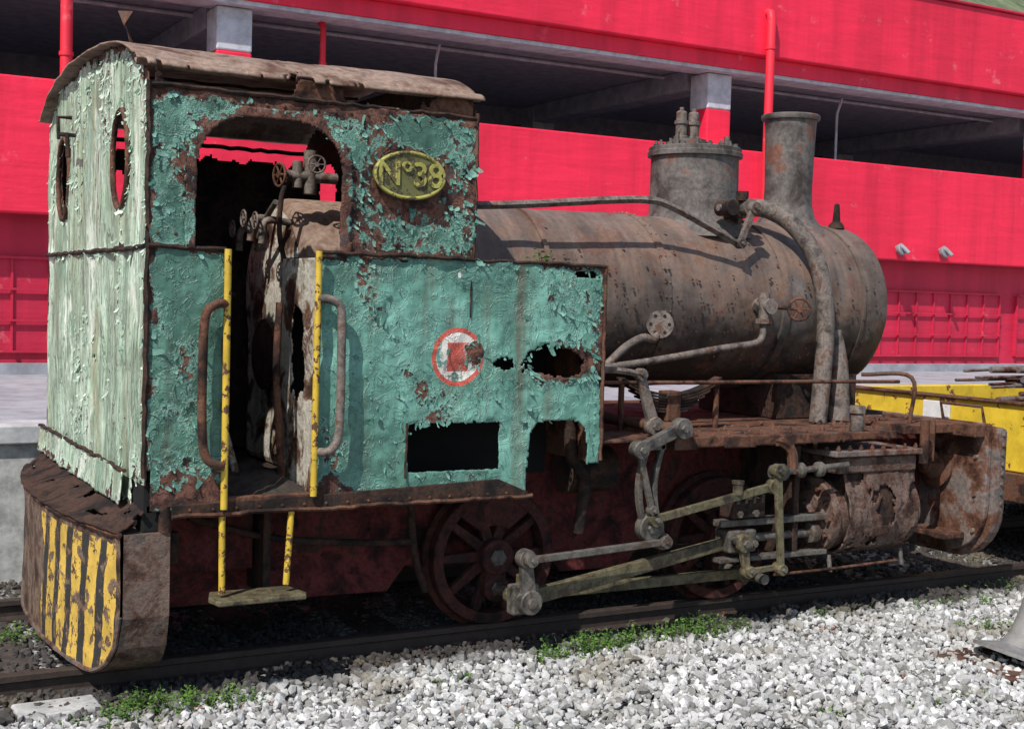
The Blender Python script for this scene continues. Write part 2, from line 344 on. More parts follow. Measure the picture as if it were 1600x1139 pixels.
panel('far_side',np.arange(0,2.43,.012),np.arange(.80,2.75,.012),lambda u,v:np.stack([u,W+0*u,v],-1),far_mask,lambda u,v:fbm(u*4,v*4,3)*.5+.35,M['rust_dark'])
def zroof(y):
    t=np.clip(np.abs(2*np.asarray(y)/W-1),0,1);return 2.72+.27*(1-t**2.5)**.53
def rear_mask(u,v):
    n=(fbm(u*14,v*14,54,4)-.5)
    k=(v<zroof(np.clip(u,0,W))-.012+n*.05)&(u>.0+n*.02)&(u<W+n*.03)&(v>.80)
    k&=~((ell(u,v,.52,2.41,.155,.225)+n*.02)<0)
    k&=~((ell(u,v,1.93,2.41,.155,.225)+n*.02)<0)
    k&=~((u<.20+n*.1)&(v<.93+n*.15)&(u>.0))
    return k
def rear_peel(u,v):
    p=fbm(u*3,v*2.2,61,5)*.55+fbm(u*14,v*3,63,4)*.30-.11
    p+=.3*np.exp(-np.abs(v-1.99)/.018)+.25*np.exp(-u/.02)+.25*np.exp(-np.abs(v-zroof(np.clip(u,0,W)))/.04)
    for c in(.52,1.93): p+=.32*np.exp(-np.maximum(ell(u,v,c,2.41,.155,.225),0)/.022)
    p+=.2*np.exp(-np.abs(v-.82)/.05)
    return p
def rear_pos(u,v):
    d=(fbm(u*9,v*1.5,71,4)-.5)*.045+(fbm(u*3,v*2,73,4)-.5)*.03
    return np.stack([-d,u+(vn(u*70,v*70,2)-.5)*G*.6,v+(vn(u*70,v*70,5)-.5)*G*.6],-1)
panel('cab_rear',np.arange(0,W+.01,G),np.arange(.79,3.02,G),rear_pos,rear_mask,rear_peel,M['rearpaint'])
def front_mask(u,v):
    k=(v<zroof(np.clip(u,0,W))-.02)&(v>1.7)
    for c in(.42,2.02): k&=ell(u,v,c,2.45,.15,.18)>0
    return k
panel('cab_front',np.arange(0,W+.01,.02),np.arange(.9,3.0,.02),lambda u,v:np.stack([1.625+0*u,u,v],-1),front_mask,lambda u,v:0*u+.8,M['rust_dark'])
# roof, unseen hole behind the near eave, shaped to let sun onto the backhead
def roof_pos(u,s):
    y=-.035+s*(W+.07);yy=np.clip(y,0.0,W)
    z=zroof(yy)+.012;z=np.where(s<.02,2.785+(zroof(.06)+.012-2.785)*np.clip(s/.02,0,1)**.6,np.maximum(z,2.785))
    z=z+(fbm(u*2,y*2,81,4)-.5)*.03
    return np.stack([u+(fbm(y*8,u*0,85)-.5)*.02,y,z],-1)
def roof_mask(u,s):
    n=fbm(u*9,s*9,88,5);y=-.035+s*(W+.07);n3=(fbm(u*5,y*5,18,4)-.5)*.3
    k=~((s<.012*(n>.56))|((n>.70)&(s<.08)))
    return k&~((ell(u,y,.66,.62,.50,.36)+n3)<0)
panel('roof',np.arange(-.06,1.665,.0125),np.concatenate([np.linspace(0,.06,12),np.linspace(.07,1,120)]),roof_pos,roof_mask,lambda u,v:0*u+.5,M['roofrust'],.010)
panel('eave_strip',np.arange(.02,1.62,.008),np.arange(2.69,2.80,.008),lambda u,v:np.stack([u,.006+(fbm(u*6,v*6,3)-.5)*.05,v],-1),
      lambda u,v:((fbm(u*7,v*4,13,5)+(2.745-v)*2.2+.10*(u-.75))>.52),lambda u,v:0*u,M['rust'],.006)
def seam(name,p0,p1,w=.02,mat='rust_dark'):
    P0=Vector(p0);P1=Vector(p1);k=max(3,int((P1-P0).length/.05));pts=[]
    for i in range(k+1):
        q=P0.lerp(P1,i/k)+Vector([random.uniform(-.005,.005) for _ in range(3)]);pts.append(q)
    tube(name,pts,w/2,M[mat],LO,6,False)
seam('corner_angle',(-.002,-.002,.95),(-.002,-.002,2.72),.026);seam('waist_seam_rear',(-.012,0,1.985),(-.012,W,1.985),.024)
seam('waist_seam_side',(0,-.012,1.99),(.35,-.012,1.99),.024);seam('waist_seam_side',(.80,-.012,1.995),(1.63,-.012,1.995),.024)
seam('tank_top_edge',(1.63,-.006,1.99),(2.43,-.006,1.99),.020);seam('tank_front_edge',(2.43,-.006,.95),(2.43,-.006,1.99),.022,'rust')
seam('eave_angle',(0,-.005,2.705),(1.62,-.005,2.70),.022);seam('cab_corner_front',(1.63,-.003,1.99),(1.63,-.003,2.72),.024,'rust')
seam('far_eave',(0,W,2.72),(1.62,W,2.72),.03);seam('door_edge',(.352,0,.82),(.352,0,1.98),.018);seam('door_edge',(.80,0,.86),(.80,0,1.98),.018)
seam('sill',(.2,-.004,1.985),(.35,-.004,1.985),.02);seam('tank_weld',(1.28,-.012,.9),(1.28,-.012,1.17),.012)
mk('roof_scrap',[(0,.28,2.9),(0,.36,2.9),(-.03,.36,3.02),(-.05,.30,3.0),(-.02,.25,3.06),(-.06,.38,3.08)],[(0,1,2,3),(3,2,5,4)],M['rust'],LO)
for y in(1.05,1.5,2.0): seam('roof_hoop',(.1,y,float(zroof(y))-.02),(1.6,y,float(zroof(y))-.02),.02)
for z in(2.66,2.05): 
    for i in range(20):
        x=.04+i*.083
        if winsd(x,z)>.03: lathe('side_rivet',[(.009,0),(.005,.007)],(x,float(side_pos(np.array(x),np.array(z))[1])-.003,z),(0,-1,0),M['rust'],LO,7)
for i in range(22): lathe('side_rivet',[(.008,0),(.004,.006)],(.85+i*.073,float(side_pos(np.array(.85+i*.073),np.array(1.95))[1])-.003,1.95),(0,-1,0),M['flake_side'],LO,7)
for i in range(18): lathe('side_rivet',[(.008,0),(.004,.006)],(2.385,float(side_pos(np.array(2.385),np.array(.98+i*.055))[1])-.003,.98+i*.055),(0,-1,0),M['flake_side'],LO,7)
# tank box
box('tank_top',.81,2.415,.008,.52,1.965,1.975,M['rust_dark'],LO,0)
box('tank_front',2.405,2.415,.01,.52,.93,1.963,M['rust'],LO,0)
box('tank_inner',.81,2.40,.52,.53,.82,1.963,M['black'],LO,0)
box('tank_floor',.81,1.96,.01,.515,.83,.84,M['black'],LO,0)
panel('tank_rear',np.arange(.0,.52,.01),np.arange(.83,1.98,.01),lambda u,v:np.stack([.805+(fbm(u*8,v*8,3)-.5)*.02,u,v],-1),
      lambda u,v:(ell(u,v,.27,1.55,.10,.22)+(fbm(u*9,v*9,6)-.5)*.15)>0,lambda u,v:0*u,M['cream'])
box('far_tank',.82,2.4,1.92,2.43,.85,1.97,M['rust_dark'],LO,0)
# cab floor, footplate edge
box('cab_floor',.02,1.6,.03,W-.03,.79,.82,M['rust_dark'],LO,0)
hu=np.linspace(.03,1.0,60);hv=np.linspace(.04,.75,40)
panel('floor_debris',hu,hv,lambda u,v:np.stack([u,v,.815+.26*fbm(u*5,v*5,9,5)*np.clip(v/.3,0,1)*.6*np.clip((.95-u)/.2,0,1)],-1),lambda u,v:u>0,lambda u,v:0*u,M['dirt'],0)
prism('footplate_edge',[(.12,.775),(1.98,.775),(1.98,.80),(1.80,.875),(.80,.84),(.12,.825)],'y',-.022,-.006,M['rust_dark'],LO)
box('door_sill',.35,.80,-.02,.03,.822,.85,M['rust'],LO)
seam('footplate_lip',(.12,-.028,.775),(2.0,-.028,.78),.022,'rust')
for i in range(16): lathe('rivet',[(.008,0),(.005,.006)],(.2+i*.11,-.022,.80),(0,-1,0),M['rust'],LO,8)
# firebox and boiler
lathe('firebox_wrapper',[(.0,.0),(.46,.0),(.52,.03),(.53,.08),(.53,.7)],(1.0,W/2,1.80),(1,0,0),M['roofrust'],LO,48)
lathe('backhead',[(.0,.0),(.44,.0),(.47,.012)],(.985,W/2,1.80),(1,0,0),M['cream'],LO,40)
box('firebox_lower',1.01,2.2,.72,1.72,.82,1.75,M['cream'],LO,.04)
def boiler_pos(u,s):
    a=s*2*math.pi;r=.555+(fbm(u*2.5,np.sin(a)*2+np.cos(a)*1.5,91,4)-.5)*.020+(fbm(u*9,np.sin(a)*6+4*np.cos(a),92,3)-.5)*.008
    return np.stack([u,W/2-r*np.cos(a),1.81+r*np.sin(a)],-1)
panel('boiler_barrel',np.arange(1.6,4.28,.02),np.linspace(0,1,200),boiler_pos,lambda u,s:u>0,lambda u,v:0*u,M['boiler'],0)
def sb_pos(u,s):
    P=boiler_pos(u,s)
    e=np.clip((u-5.12)/.085,0,1);k=1.02-(1-np.sqrt(1-e**2*.98))*.10
    return np.stack([P[...,0],W/2+(P[...,1]-W/2)*k,1.81+(P[...,2]-1.81)*k],-1)
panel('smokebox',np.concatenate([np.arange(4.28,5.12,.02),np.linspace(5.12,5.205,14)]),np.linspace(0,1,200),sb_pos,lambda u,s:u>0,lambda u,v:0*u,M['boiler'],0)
lathe('smokebox_door',[(.54,0),(.50,.02),(.40,.05),(.2,.09),(.0,.10)],(5.19,W/2,1.81),(1,0,0),M['boiler'],LO,48)
def band(x,r=.562,w=.03):
    lathe('boiler_band',[(r,-w/2),(r+.007,-w/2),(r+.007,w/2),(r,w/2)],(x,W/2,1.81),(1,0,0),M['boiler'],LO,72)
band(2.5);band(3.33,.560,.05);band(4.28,.568,.06);band(4.95,.572,.02)
for xx in(3.312,3.348,4.262,4.298):
    for k in range(22):
        a=math.radians(-60+k*9);lathe('boiler_rivet',[(.009,0),(.005,.007)],(xx,W/2-.568*math.cos(a),1.81+.568*math.sin(a)),(0,-math.cos(a),math.sin(a)),M['boiler'],LO,7)
V=[];F=[]
for _ in range(330):
    xx=random.uniform(2.45,5.1);a=math.radians(random.triangular(-55,60,-25));r=.570 if xx<4.28 else .582
    s=random.uniform(.005,.017);b=len(V)
    for da,dx,dr in((0,0,0),(0,1.4,0),(-1,1.2,.5),(-1,.1,.7)):
        aa=a+da*s/.56;rr=r+dr*s;V.append((xx+dx*s,W/2-rr*math.cos(aa),1.81+rr*math.sin(aa)))
    F.append((b,b+1,b+2,b+3))
mk('boiler_scale',V,F,M['rust_dark'],LO)
# dome
DX,DY=3.92,W/2
lathe('dome',[(.42,-.06),(.37,.0),(.315,.05),(.296,.10),(.292,.48),(.294,.50)],(DX,DY,2.30),(0,0,1),M['dome'],LO,56)
lathe('dome_flange',[(.288,.0),(.316,.0),(.316,.028),(.310,.034),(.310,.058),(.298,.064),(.0,.075)],(DX,DY,2.775),(0,0,1),M['dome'],LO,56)
for k in range(20):
    a=2*math.pi*k/20+random.uniform(-.03,.03);p=(DX+.275*math.cos(a),DY+.275*math.sin(a),2.83)
    lathe('dome_bolt',[(.018,0),(.018,.024),(.010,.025),(.010,random.uniform(.03,.05))],p,(random.uniform(-.1,.1),random.uniform(-.1,.1),1),M['steel'],LO,6,False)
lathe('valve_seat',[(.15,0),(.15,.03),(.12,.035),(.12,.05)],(DX-.06,DY,2.84),(0,0,1),M['dome'],LO,32)
for dx in(-.12,-.02):
    lathe('safety_valve',[(.050,0),(.050,.02),(.038,.03),(.038,.10),(.047,.105),(.047,.125),(.036,.13),(.036,.18),(.028,.19),(.015,.195),(.015,.215)],(DX+dx,DY,2.885),(0,0,1),M['pipe'],LO,18)
cyl('dome_stud',(DX-.22,DY-.1,2.84),(DX-.22,DY-.1,2.92),.012,M['steel'],LO);cyl('dome_stud',(DX+.17,DY-.12,2.84),(DX+.17,DY-.12,2.92),.02,M['steel'],LO)
# chimney
lathe('chimney',[(.36,-.10),(.30,-.03),(.235,.03),(.188,.10),(.168,.18),(.164,.3),(.172,.6),(.180,.76),(.198,.765),(.204,.78),(.204,.795),(.194,.803),(.178,.80),(.165,.5)],(4.74,DY,2.33),(0,0,1),M['dome'],LO,48)
lathe('smokebox_cone',[(.06,0),(.05,.03),(.028,.05),(.018,.17),(.0,.18)],(5.09,DY-.12,2.36),(0,0,1),M['rust_dark'],LO,16)
tube('steam_pipe',[(4.02,.93,2.40),(4.14,.90,2.44),(4.25,.84,2.43),(4.38,.74,2.33),(4.49,.64,2.12),(4.545,.60,1.85),(4.55,.585,1.6),(4.52,.57,1.3),(4.49,.56,1.05)],.058,M['pipe'],LO,16)
lathe('steam_pipe_flange',[(.08,0),(.08,.03)],(4.02,.93,2.40),(.9,-.2,.3),M['pipe'],LO,16)
tube('exhaust_pipe',[(4.74,.70,1.65),(4.75,.66,1.4),(4.72,.62,1.05)],[.045,.08],M['pipe'],LO,16)
box('regulator_gear',3.93,3.99,.78,.92,2.36,2.46,M['rust_dark'],LO,.01)
cyl('regulator_shaft',(3.80,.80,2.42),(4.10,.80,2.42),.022,M['pipe'],LO);cyl('regulator_boss',(3.86,.86,2.42),(3.86,.72,2.42),.05,M['rust_dark'],LO);cyl('regulator_boss',(4.0,.86,2.43),(4.0,.72,2.43),.055,M['pipe'],LO)
lathe('valve_nut',[(.04,0),(.04,.06)],(3.96,.76,2.47),(0,0,1),M['rust_dark'],LO,6,False)
tube('reach_rod',[(1.64,.66,2.30),(2.2,.66,2.335),(2.9,.66,2.405),(3.15,.66,2.42),(3.3,.66,2.40),(3.6,.66,2.29),(3.86,.66,2.185)],.023,M['pipe'],LO,4)
rod('reach_lever',(3.87,2.19),(3.97,2.42),.04,.05,.64,.03,M['pipe'],LO)
# boiler fittings
lathe('check_valve',[(.055,0),(.055,.05),(.04,.055),(.04,.11),(.05,.115),(.05,.15)],(4.05,.69,1.80),(0,-1,0),M['pipe'],LO,18)
tube('valve_body',[(4.03,.60,1.88),(4.03,.59,1.80),(4.03,.59,1.69)],.035,M['pipe'],LO,14)
lathe('valve_hex',[(.05,0),(.05,.03)],(4.03,.59,1.72),(0,0,-1),M['pipe'],LO,6,False)
cyl('valve_spindle',(4.03,.6,1.80),(4.26,.56,1.79),.014,M['rust'],LO)
def torus(name,c,ax,R,r,mat,par,n=24):
    d,u,w=frame(ax);c=Vector(c);pts=[c+(u*math.cos(2*math.pi*i/n)+w*math.sin(2*math.pi*i/n))*R for i in range(n+1)]
    tube(name,pts,r,mat,par,8,False)
def handwheel(c,ax,R,mat):
    torus('handwheel',c,ax,R,R*.13,mat,LO);d,u,w=frame(ax);c=Vector(c)
    for k in range(3):
        a=math.pi*k/3;v=(u*math.cos(a)+w*math.sin(a))*R;tube('handwheel_spoke',[c-v,c+v],R*.09,mat,LO,6,False)
    lathe('handwheel_hub',[(R*.28,-R*.2),(R*.28,R*.2)],c,ax,mat,LO,12)
handwheel((4.27,.53,1.785),(-.45,-.85,0),.07,M['rust'])
tube('feed_pipe',[(4.03,.59,1.68),(4.02,.59,1.60),(3.95,.59,1.56),(3.7,.59,1.53),(3.3,.585,1.47),(2.9,.58,1.42),(2.6,.58,1.41)],.022,M['pipe'],LO)
lathe('blanking_flange',[(.085,0),(.085,.022)],(3.27,.66,1.67),(-.45,-1,.1),M['pipe'],LO,24)
for k in range(6):
    a=k*math.pi/3;d_,u_,w_=frame((-.45,-1,.1));q=Vector((3.27,.66,1.67))+d_*.0225+(u_*math.cos(a)+w_*math.sin(a))*.058;lathe('flange_bolt_hole',[(.011,0),(.011,.002)],q,d_,M['black'],LO,8)
tube('flanged_pipe',[(3.28,.68,1.66),(3.22,.64,1.58),(3.12,.62,1.59),(2.98,.60,1.53),(2.84,.59,1.42)],.024,M['pipe'],LO)
tube('side_rail_rod',[(2.42,.36,1.34),(3.3,.36,1.335),(4.2,.36,1.335),(5.0,.36,1.33)],.012,M['rust'],LO,8)
# front running plate
prism('running_plate',[(2.43,.0),(4.62,.0),(4.62,.52),(5.45,.52),(5.45,W-.5),(4.6,W-.02),(2.43,W)],'z',1.035,1.05,M['rust'],LO)
panel('running_plate_edge',np.arange(2.92,4.62,.01),np.arange(.985,1.06,.01),lambda u,v:np.stack([u,-.008+(fbm(u*8,v*8,3)-.5)*.02,v],-1),lambda u,v:(v>.985+.02*(u-2.92)/1.7+(fbm(u*8,v*3,5)-.5)*.05),lambda u,v:0*u,M['rust'],.008)
box('smokebox_saddle',4.35,5.05,.80,1.65,1.055,1.35,M['rust_dark'],LO)
box('plate_bracket',4.66,5.3,.36,.50,.98,1.03,M['rust'],LO);box('sandbox_step',4.9,5.42,.2,.5,1.0,1.06,M['rust'],LO)
tube('step_rail',[(5.05,.3,1.06),(5.05,.3,1.36),(4.8,.5,1.37)],.014,M['rust'],LO)
lathe('oil_cup',[(.035,0),(.042,.01),(.042,.10),(.03,.11),(.05,.115),(.05,.15),(.045,.16)],(4.32,.03,1.05),(0,0,1),M['pipe'],LO,18)
for i in range(110):
    x0=random.uniform(2.9,5.3);y0=random.uniform(.03,.55) if x0<4.6 else random.uniform(.55,.8);s=random.uniform(.01,.035)
    mk('plate_scale',[(x0,y0,1.051),(x0+s,y0+.01,1.052),(x0+s,y0+s,1.055+s*.8),(x0,y0+s,1.053)],[(0,1,2,3)],M['rust'],LO)
for i in range(7):
    L=.36-.042*i;pts=[]
    for k in range(13):
        a=-1+2*k/12;pts.append((3.22+a*L,1.25+.10*(a*L/.36)**2-.017*i))
    up=[(p[0],p[1]+.013) for p in pts[::-1]];prism('spring_leaf',pts+up,'y',.42,.50,M['rust_dark'],LO,.002)
box('spring_buckle',3.17,3.27,.41,.51,1.10,1.28,M['rust'],LO)
for s in(-1,1): cyl('spring_hanger',(3.22+s*.35,.46,1.36),(3.22+s*.35,.46,1.05),.018,M['rust'],LO)
# frames
fr=[(.15,.22),(1.45,.20),(1.55,.33),(2.45,.33),(2.55,.22),(3.0,.22),(3.1,.33),(4.0,.33),(4.1,.30),(5.44,.30),(5.44,1.03),(2.3,1.03),(2.2,.80),(.15,.80)]
for y in(.56,1.85): prism('main_frame',fr,'y',y,y+.03,M['framered'],LO)
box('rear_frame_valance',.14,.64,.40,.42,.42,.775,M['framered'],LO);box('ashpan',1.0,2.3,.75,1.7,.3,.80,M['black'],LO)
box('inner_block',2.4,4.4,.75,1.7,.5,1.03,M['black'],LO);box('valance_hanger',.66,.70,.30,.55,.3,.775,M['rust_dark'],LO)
for i in range(26): 
    xx=random.uniform(.2,1.5);zz=random.uniform(.3,.75);lathe('frame_rivet',[(.011,0),(.007,.008)],(xx,.56,zz),(0,-1,0),M['framered'],LO,8)
tube('brake_pipe',[(.3,.36,.70),(.7,.35,.58),(1.2,.35,.52),(1.5,.38,.50)],.018,M['rust_dark'],LO)
tube('brake_hanger',[(1.50,.40,.75),(1.52,.38,.45),(1.60,.40,.22)],.02,M['rust_dark'],LO)
tube('drain_pipe',[(2.36,.2,1.15),(2.38,.2,.95),(2.5,.25,.80),(2.5,.3,.5)],.035,M['rust_dark'],LO)
cyl('under_tank_drum',(2.45,.40,.84),(2.75,.40,.84),.13,M['rust_dark'],LO,24)
cyl('rear_spring_pot',(.16,.12,.68),(.16,.12,.54),.03,M['rust_dark'],LO)
# wheels
def wheel(x,y,ca,sg=1):
    z=.375;O=(x,y,z);ax=(0,-sg,0)
    lathe('wheel_tyre',[(.315,0),(.315,.085),(.325,.09),(.370,.09),(.375,.085),(.378,.02),(.405,.005),(.405,-.02),(.315,-.02)],O,ax,M['wheelred'],LO,64,True,True)
    lathe('wheel_hub',[(.0,-.02),(.085,-.02),(.085,.09),(.07,.10),(.05,.10),(.045,.115),(.0,.115)],O,ax,M['wheelred'],LO,28)
    for k in range(10):
        a=ca+2*math.pi*(k+.5)/10;c,s=math.cos(a),math.sin(a);p=[(.06,.032),(.33,.020),(.33,-.020),(.06,-.032)]
        prism('wheel_spoke',[(x+r*c-w*s,z+r*s+w*c) for r,w in p],'y',y-sg*.02,y-sg*.065,M['wheelred'],LO,.006)
    a0=ca+math.pi;pts=[(x+.325*math.cos(a0+t),z+.325*math.sin(a0+t)) for t in np.linspace(-.75,.75,14)]
    pts+=[(x+.17*math.cos(a0+t),z+.17*math.sin(a0+t)) for t in np.linspace(.55,-.55,8)]
    prism('counterweight',pts,'y',y,y-sg*.08,M['wheelred'],LO,.006)
ca=-math.pi/2
for x in(2.03,3.60):
    wheel(x,.50,ca);wheel(x,1.95,0,-1);cyl('axle',(x,.5,.375),(x,1.95,.375),.07,M['rust_dark'],LO)
    rod('crank_web',(x,.375),(x,.205),.14,.11,.385,.05,M['wheelred'],LO,1.1)
    cyl('crank_pin',(x,.42,.205),(x,-.02,.205),.03,M['steel'],LO)
# motion
S=M['oldrod']
rod('coupling_rod',(2.03,.205),(3.60,.205),.06,.06,.17,.04,S,LO,1.4)
rod('connecting_rod',(2.03,.205),(3.47,.43),.085,.065,.07,.045,S,LO,1.35)
box('big_end',1.95,2.11,.055,.13,.13,.29,M['steel'],LO,.012)
box('big_end_cotter',2.0,2.03,.05,.12,.27,.34,M['oldrod'],LO,.004)
rod('return_crank',(2.03,.205),(2.0,.44),.085,.065,.005,.04,M['steel'],LO,1.2)
rod('eccentric_rod',(2.0,.44),(2.86,.48),.038,.038,-.045,.03,M['steel'],LO,1.5)
def link(off,w):
    pts=[]
    for k in range(11):
        t=k/10;z=.50+.52*t;x=2.80+off+.06*math.sin(math.pi*t)*-1+.02*(1-t);pts.append((x,z))
    prism('expansion_link',[(a-w/2,b) for a,b in pts]+[(a+w/2,b) for a,b in pts[::-1]],'y',-.01,.03,M['steel'],LO,.004)
link(-.05,.03);link(.05,.03)
rod('link_foot',(2.86,.48),(2.78,.56),.06,.10,-.01,.04,M['steel'],LO);rod('link_head',(2.80,1.03),(2.80,.99),.13,.13,-.01,.04,M['steel'],LO,0)
rod('lifting_arm',(2.66,1.0),(2.94,1.11),.06,.07,-.06,.045,M['steel'],LO,1.3)
rod('lifting_link',(2.66,1.0),(2.76,.66),.035,.035,-.05,.025,M['steel'],LO,1.3)
cyl('reversing_shaft',(2.93,-.06,1.10),(2.93,2.3,1.10),.035,M['rust'],LO)
rod('reversing_arm',(2.86,1.11),(2.76,1.40),.075,.05,.10,.03,M['pipe'],LO,1.1)
tube('reversing_rod',[(2.42,.10,1.43),(2.6,.10,1.425),(2.77,.10,1.40)],.02,M['pipe'],LO,6)
rod('radius_rod',(2.78,.61),(3.62,.755),.045,.05,-.05,.028,S,LO,1.4)
rod('combination_lever',(3.62,.85),(3.67,.27),.05,.04,-.085,.028,S,LO,1.3)
rod('union_link',(3.67,.28),(3.46,.27),.035,.035,-.055,.02,S,LO,1.4)
rod('drop_arm',(3.43,.43),(3.46,.26),.07,.045,-.03,.03,S,LO,1.2)
box('crosshead',3.35,3.55,.01,.15,.37,.50,M['steel'],LO,.012)
box('slide_bar',3.30,4.12,.03,.11,.52,.56,M['steel'],LO);box('slide_bar',3.30,4.12,.03,.11,.31,.34,M['steel'],LO)
box('slide_bar_bracket',3.36,3.60,.0,.13,.57,.68,M['rust_dark'],LO,.01)
for i in range(4): lathe('bracket_stud',[(.012,0),(.012,.05)],(3.39+i*.06,.0,.66),(0,-.2,1),M['steel'],LO,6,False)
for xx,zz in((3.40,.60),(3.52,.60),(3.37,.45),(3.52,.42)): lathe('motion_nut',[(.022,0),(.022,.02)],(xx,.0,zz),(0,-1,0),M['steel'],LO,6,False)
cyl('piston_rod',(3.56,.08,.44),(4.16,.08,.44),.026,M['steel'],LO)
cyl('valve_spindle_rod',(3.60,-.03,.83),(4.20,-.03,.86),.018,M['steel'],LO)
for xx in(3.80,3.95): lathe('spindle_gland',[(.03,0),(.045,.01),(.045,.04),(.03,.05)],(xx,-.03,.84),(1,0,.05),M['steel'],LO,14)
lathe('spindle_guide',[(.025,0),(.05,.02),(.05,.10),(.035,.12)],(3.60,-.03,.83),(1,0,.05),M['steel'],LO,14)
tube('motion_bracket',[(3.60,.03,1.02),(3.70,.0,1.01),(3.77,-.01,.95),(3.78,-.02,.82)],.032,M['rust'],LO,6)
lathe('oil_box',[(.03,0),(.03,.06),(.036,.062),(.036,.08)],(3.36,-.035,.72),(0,0,1),M['oldrod'],LO,12)
box('motion_plate',3.86,3.90,.05,.55,.30,1.03,M['rust_dark'],LO)
# cylinder
cp=[(.55,.30),(.12,.30),(.02,.34),(-.03,.42),(-.045,.52),(-.035,.62),(-.005,.72),(.01,.80),(.55,.80)]
def cylp(u,s):
    k=np.array(cp);d=np.r_[0,np.cumsum(np.hypot(*np.diff(k,axis=0).T))];d/=d[-1]
    y=np.interp(s,d,k[:,0]);z=np.interp(s,d,k[:,1]);n=(fbm(u*8,s*9,12,5)-.5)*.05
    return np.stack([u+(fbm(u*20,s*25,2)-.5)*.015,y-n*(y<.3),z],-1)
prism('cylinder_block',[(a+.02,b) for a,b in cp],'x',4.25,4.78,M['rust_dark'],LO,.012)
panel('cylinder_cladding',np.arange(4.22,4.80,.01),np.linspace(0,1,110),cylp,lambda u,s:~((fbm(u*9,s*11,7,5)>.64)|((s<.12+.1*fbm(u*8,s*0,4)))),lambda u,v:0*u,M['cylpaint'],.008)
lathe('cylinder_rear_cover',[(.0,0),(.08,.0),(.09,.03),(.15,.04),(.16,.06),(.235,.06),(.24,.07),(.24,.11),(.22,.115),(.22,.19)],(4.06,.215,.52),(1,0,0),M['cylpaint'],LO,36)
lathe('cylinder_front_cover',[(.245,0),(.245,.04),(.2,.06),(.0,.08)],(4.79,.215,.54),(1,0,0),M['cylpaint'],LO,36)
for k in range(12):
    a=2*math.pi*k/12;lathe('cover_stud',[(.014,0),(.014,.03)],(4.12,.215+.20*math.cos(a),.52+.20*math.sin(a)),(-1,0,0),M['rust'],LO,6,False)
lathe('piston_gland',[(.03,0),(.06,.01),(.06,.06),(.045,.07)],(4.0,.08,.44),(1,0,0),M['steel'],LO,16)
box('valve_chest',4.14,4.80,-.01,.55,.80,.90,M['cylpaint'],LO,.012);box('valve_chest_cover',4.10,4.82,-.04,.56,.905,.94,M['beamrust'],LO,.006)
for i in range(8): lathe('chest_bolt',[(.014,0),(.014,.018),(.008,.02),(.008,.032)],(4.14+i*.092,-.012,.94),(0,0,1),M['rust'],LO,6,False)
for i in range(5): lathe('chest_bolt',[(.014,0),(.014,.018)],(4.13,.08+i*.1,.94),(0,0,1),M['rust'],LO,6,False)
for xx in(4.15,4.75): cyl('drain_cock',(xx,.05,.30),(xx,.03,.20),.014,M['steel'],LO)
tube('drain_rod',[(3.7,.02,.22),(4.1,.02,.22),(4.7,.03,.23)],.009,M['rust'],LO,6)
# front buffer beam
def beam_pts(y0,y1,z0,z1,r,n=8):
    p=[(y0,z1),(y0,z0+r)];p+=[(y0+r-r*math.cos(a),z0+r-r*math.sin(a)) for a in np.linspace(0,math.pi/2,n)[1:]]
    p+=[(y1-r+r*math.sin(a),z0+r-r*math.cos(a)) for a in np.linspace(0,math.pi/2,n)];p+=[(y1,z1)];return p
prism('front_buffer_beam',beam_pts(.0,W,.20,1.075,.33),'x',5.45,5.49,M['beamrust'],LO,.008)
prism('front_buffer_plate',beam_pts(-.04,W+.04,.16,1.05,.35),'x',5.495,5.60,M['beamrust'],LO,.03)
lathe('buffer_socket',[(.14,0),(.14,.02),(.09,.03),(.075,.07),(.05,.09),(.05,.13),(.0,.135)],(5.45,.42,.74),(-1,0,.15),M['rust'],LO,24)
tube('buffer_hook',[(5.37,.42,.74),(5.31,.40,.76),(5.29,.36,.82),(5.31,.30,.84)],.024,M['rust'],LO)
box('beam_angle',5.35,5.445,.02,.85,.985,1.07,M['rust'],LO,.008);box('beam_gusset',5.15,5.445,.83,.86,.3,1.06,M['buffrust'],LO)
box('beam_strap',5.25,5.44,.15,.6,.30,.34,M['rust'],LO)
for z in(.36,.6,.85,1.0):
    for y in(.09,.72): lathe('beam_rivet',[(.02,0),(.013,.014)],(5.45,y,z),(-1,0,0),M['buffrust'],LO,10)
for i in range(8): lathe('beam_rivet',[(.016,0),(.01,.012)],(5.55,-.04,.55+i*.065),(0,-1,0),M['buffrust'],LO,8)
cyl('beam_post',(5.0,.12,.82),(5.0,.12,1.10),.03,M['rust'],LO);cyl('beam_post',(5.15,.2,.82),(5.15,.2,1.09),.022,M['rust'],LO)
